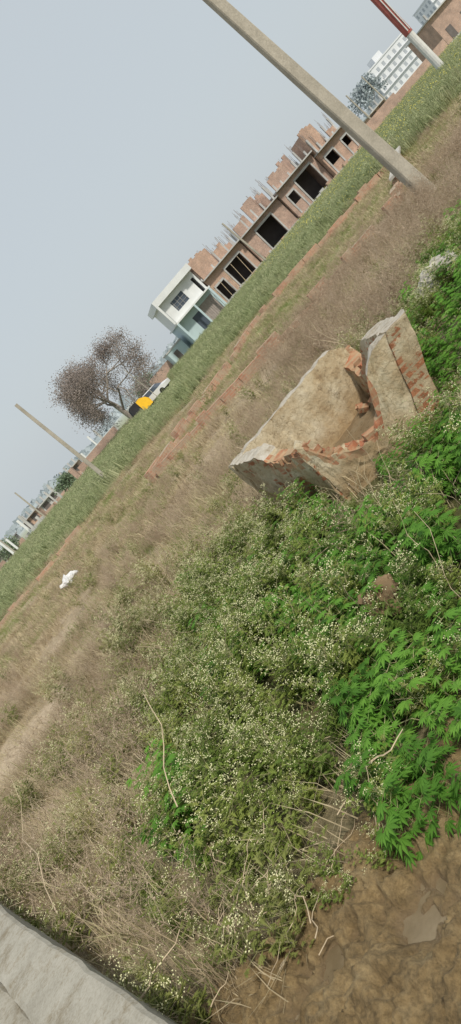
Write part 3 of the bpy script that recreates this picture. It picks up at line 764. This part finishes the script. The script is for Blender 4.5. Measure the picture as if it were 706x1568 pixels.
def f_olive_sparse(x,y):
    if blocked(x,y,.1) or muddy(x,y) or nearwall(x,y)<1: return 0
    g=green(x,y)
    if g>0.3: return 0
    p=max(.09,1.0+g*.2)
    if y<9: p=max(p,1.0-.05*max(0,y-5))
    p*=(1 if nz(x,y,.8,21)>-.15 else .4)
    if y>16: p*=.5
    if x>3 and y>11: p*=.5
    return R.uniform(.5,1.0) if R.random()<p else 0
def f_straw(x,y):
    if blocked(x,y) or muddy(x,y) or nearwall(x,y)<.25: return 0
    g=green(x,y)
    if g>.2 and R.random()>.15: return 0
    if sandy(x,y)<1 and R.random()<.85: return 0
    if nz(x,y,.6,31)<-.15 and R.random()<.65: return 0
    if y>15 and nz(x,y,.25,77)<-.1 and R.random()<.6: return 0
    k=1.2 if plinthside(x,y)<.7 else 1
    return R.uniform(.5,1.2)*(1 if y<16 else .8)*k
def f_weed(x,y):
    if blocked(x,y,.1) or muddy(x,y) : return 0
    if nearwall(x,y)<1.1 and y<38: return 0
    g=green(x,y)
    if g>0 and R.random()>.06: return 0
    if sandy(x,y)<1: return 0
    k=nz(x,y,.3,41)
    if (x>3.2 and y>10.5 and y<20): return R.uniform(.7,1.25)
    if plinthside(x,y)<.6: return R.uniform(.7,1.1) if R.random()<.6 else 0
    if y<9: return R.uniform(.5,1.1) if R.random()<.42 else 0
    if k<.0 and R.random()<.75: return 0
    return R.uniform(.5,.95)*(1 if y<16 else .75)
def f_sg(x,y):
    if blocked(x,y): return 0
    if y<12 and green(x,y)>.5: return 0
    if muddy(x,y) or nearwall(x,y)<.2: return 0
    inplot=(y>23 and x>.76*(y-25) and x<.62*y)
    if not inplot and y>8 and nz(x,y,.2,51)<(-.02 if y<20 else -.14): return 0
    return R.uniform(.5,1.1)

pv=[(parthenium(i,.68),[M['olive'],M['stemg'],M['flower']]) for i in range(5)]
pv2=[(parthenium(20+i,.62,.5,.5),[M['olivedry'],M['stemg'],M['flower']]) for i in range(3)]
hv=[(hemp(i),[M['canna'],M['stemg']]) for i in range(4)]
gv=[(grass_clump(i,50,.28,.14,.46,.0065,1.2),[M['straw']]) for i in range(3)]
gvf=[(grass_clump(10+i,60,.5,.12,.36,.018,.9),[M['straw']]) for i in range(2)]
wv=[(dryweed(i),[M['brownweed']]) for i in range(4)]
sv=[(grass_clump(30+i,50,.4,.10,.28,.012,.6),[M['shortgreen']]) for i in range(2)]
scatter("parthenium_weeds",pts_in(2.6,13,16,f_parth,1.9,2.5),pv)
scatter("olive_weeds",pts_in(2.2,30,6.0,f_olive_sparse),pv2)
scatter("hemp_plants",pts_in(2.6,13,19,f_hemp,1.9,2.5),hv)
scatter("dry_grass",pts_in(1.8,16,20,f_straw),gv)
scatter("dry_grass",pts_in(16,42,6,f_straw,4,3),gvf)
scatter("dry_weeds",pts_in(1.9,21,7,f_weed),wv)
scatter("dry_weeds",pts_in(21,40,2.0,f_weed,4,3),wv)
scatter("green_grass",pts_in(2.4,44,5,f_sg,4,3),sv)
def f_crop(x,y):
    edge=interp(x,[(-14,37),(-9,38),(-3,39),(2,39.5),(8,41),(17,39),(19.5,31),(24,33)])+2*nz(x,y,.2,3)
    if y<edge or y>96: return 0
    if abs(x-38)<.5 and abs(y-60)<.5: return 0
    s=R.uniform(.7,1.15)
    if .3<x-.02*y<6 and y>60: s*=.4
    if y>76 and abs(x-4.4)<2.5 and y<86: return 0
    if y<edge+3: s*=.7
    return s
cv=[(cropclump(i),[M['crop'],M['cropyel']]) for i in range(3)]
cy=[(cropclump(9+i,40,.65,.6,1.0,.35),[M['crop'],M['cropyel']]) for i in range(2)]
scatter("crop_field",pts_in(29,98,1.4,f_crop,5,6),cv)
scatter("mustard_crop",pts_in(36,98,.4,lambda x,y: f_crop(x,y) if x>12+.1*y else 0,0,8),cy)

me=MB(); r=random.Random(5)
def stick(p,q,r0=.006,r1=.002,wob=.05,n=6):
    p=Vector(p);q=Vector(q);L=(q-p).length; o=r.uniform(0,50)
    pts=[p.lerp(q,i/n)+Vector((nz(i*.35,o),nz(i*.35,o+9),nz(i*.35,o+20)))*wob*L*2.2*math.sin(math.pi*i/n) for i in range(n+1)]
    me.tube(pts,r0,r1,4)
stick((-1.62,4.35,.55),(-1.42,5.2,.95),.005,.003)
stick((-2.75,4.6,.6),(-3.15,6.6,1.0),.004,.002,.09)
for k in range(46):
    x=r.gauss(-1.40,.34); y=3.40+r.gauss(0,.2)+(x+1.45)*-.3; z=.14+r.uniform(0,.22); a=r.gauss(.9,.9); l=r.uniform(.1,.36)
    stick((x,y,z),(x+math.cos(a)*l,y+math.sin(a)*l,z+r.gauss(0,.06)),r.uniform(.0015,.0042),.0012,.14)
for (x,y,a,l) in [(-2.25,3.5,.3,.4),(-.55,3.3,-.2,.3)]:
    stick((x,y,.38),(x+math.cos(a)*l,y+math.sin(a)*l,.40),.007,.003,.1)
for k in range(150):
    y=r.uniform(3,26); x=r.uniform(-.27*y-3,.4*y-1)
    if green(x,y)>0 or blocked(x,y,.1) or muddy(x,y): continue
    a=r.uniform(0,6.283); l=r.uniform(.4,1.0); ln=r.uniform(.1,.8)
    stick((x,y,0),(x+math.cos(a)*ln*l,y+math.sin(a)*ln*l,l*.9),.0035,.0015,.07)
for k in range(34):
    y=r.uniform(3.6,9); x=r.uniform(-1.8,.35*y)
    if blocked(x,y,.3) or green(x,y)<0: continue
    a=r.uniform(0,6.283); l=r.uniform(.5,.8); ln=r.uniform(.2,.9)
    stick((x,y,.1),(x+math.cos(a)*ln*l,y+math.sin(a)*ln*l,l),.003,.0015,.07)
for (x,y,a,l) in [(1.0,10.3,2.2,1.3),(3.2,11.5,1.8,1.2),(3.5,12.5,2.6,1.3)]:
    stick((x,y,.1),(x+math.cos(a)*.6,y,l),.009,.003,.06)
me.obj("dry_sticks",[M['twig']])

# ------------------------------------------------------------ world, sun, camera
el,az=math.radians(46),math.radians(156)
wd=D.worlds.new("World"); scene.world=wd; wd.use_nodes=True; nt=wd.node_tree
bg=nt.nodes["Background"]; sky=nt.nodes.new("ShaderNodeTexSky"); sky.sky_type='NISHITA'; sky.sun_disc=False
sky.sun_elevation=el; sky.sun_rotation=az; sky.dust_density=4; sky.air_density=1.2; sky.altitude=0
mx=mix(nt,.86,sky.outputs[0],(5.0,5.47,5.75)); nt.links.new(mx,bg.inputs[0]); bg.inputs[1].default_value=.12
sl=D.lights.new("sun",'SUN'); sl.energy=3.2; sl.angle=math.radians(5); sl.color=(1,.93,.82)
so=D.objects.new("sun",sl); col.objects.link(so)
sd=Vector((math.sin(az)*math.cos(el),math.cos(az)*math.cos(el),math.sin(el)))
so.rotation_euler=sd.to_track_quat('Z','Y').to_euler(); so.location=(0,0,30)
th=math.radians(11.49); r_=math.radians(49.5)
Rv=Vector((1,0,0)); F=Vector((0,math.cos(th),-math.sin(th))); U=Vector((0,math.sin(th),math.cos(th)))
X=Rv*math.cos(r_)-U*math.sin(r_); Y=Rv*math.sin(r_)+U*math.cos(r_); Z=-F
cd=D.cameras.new("camera"); cd.sensor_fit='VERTICAL'; cd.sensor_height=36; cd.sensor_width=36; cd.lens=26; cd.clip_start=.05; cd.clip_end=6000
co=D.objects.new("camera",cd); col.objects.link(co)
co.matrix_world=Matrix((( X.x,Y.x,Z.x,0),(X.y,Y.y,Z.y,0),(X.z,Y.z,Z.z,2.4),(0,0,0,1)))
scene.camera=co
scene.view_settings.view_transform='Standard'
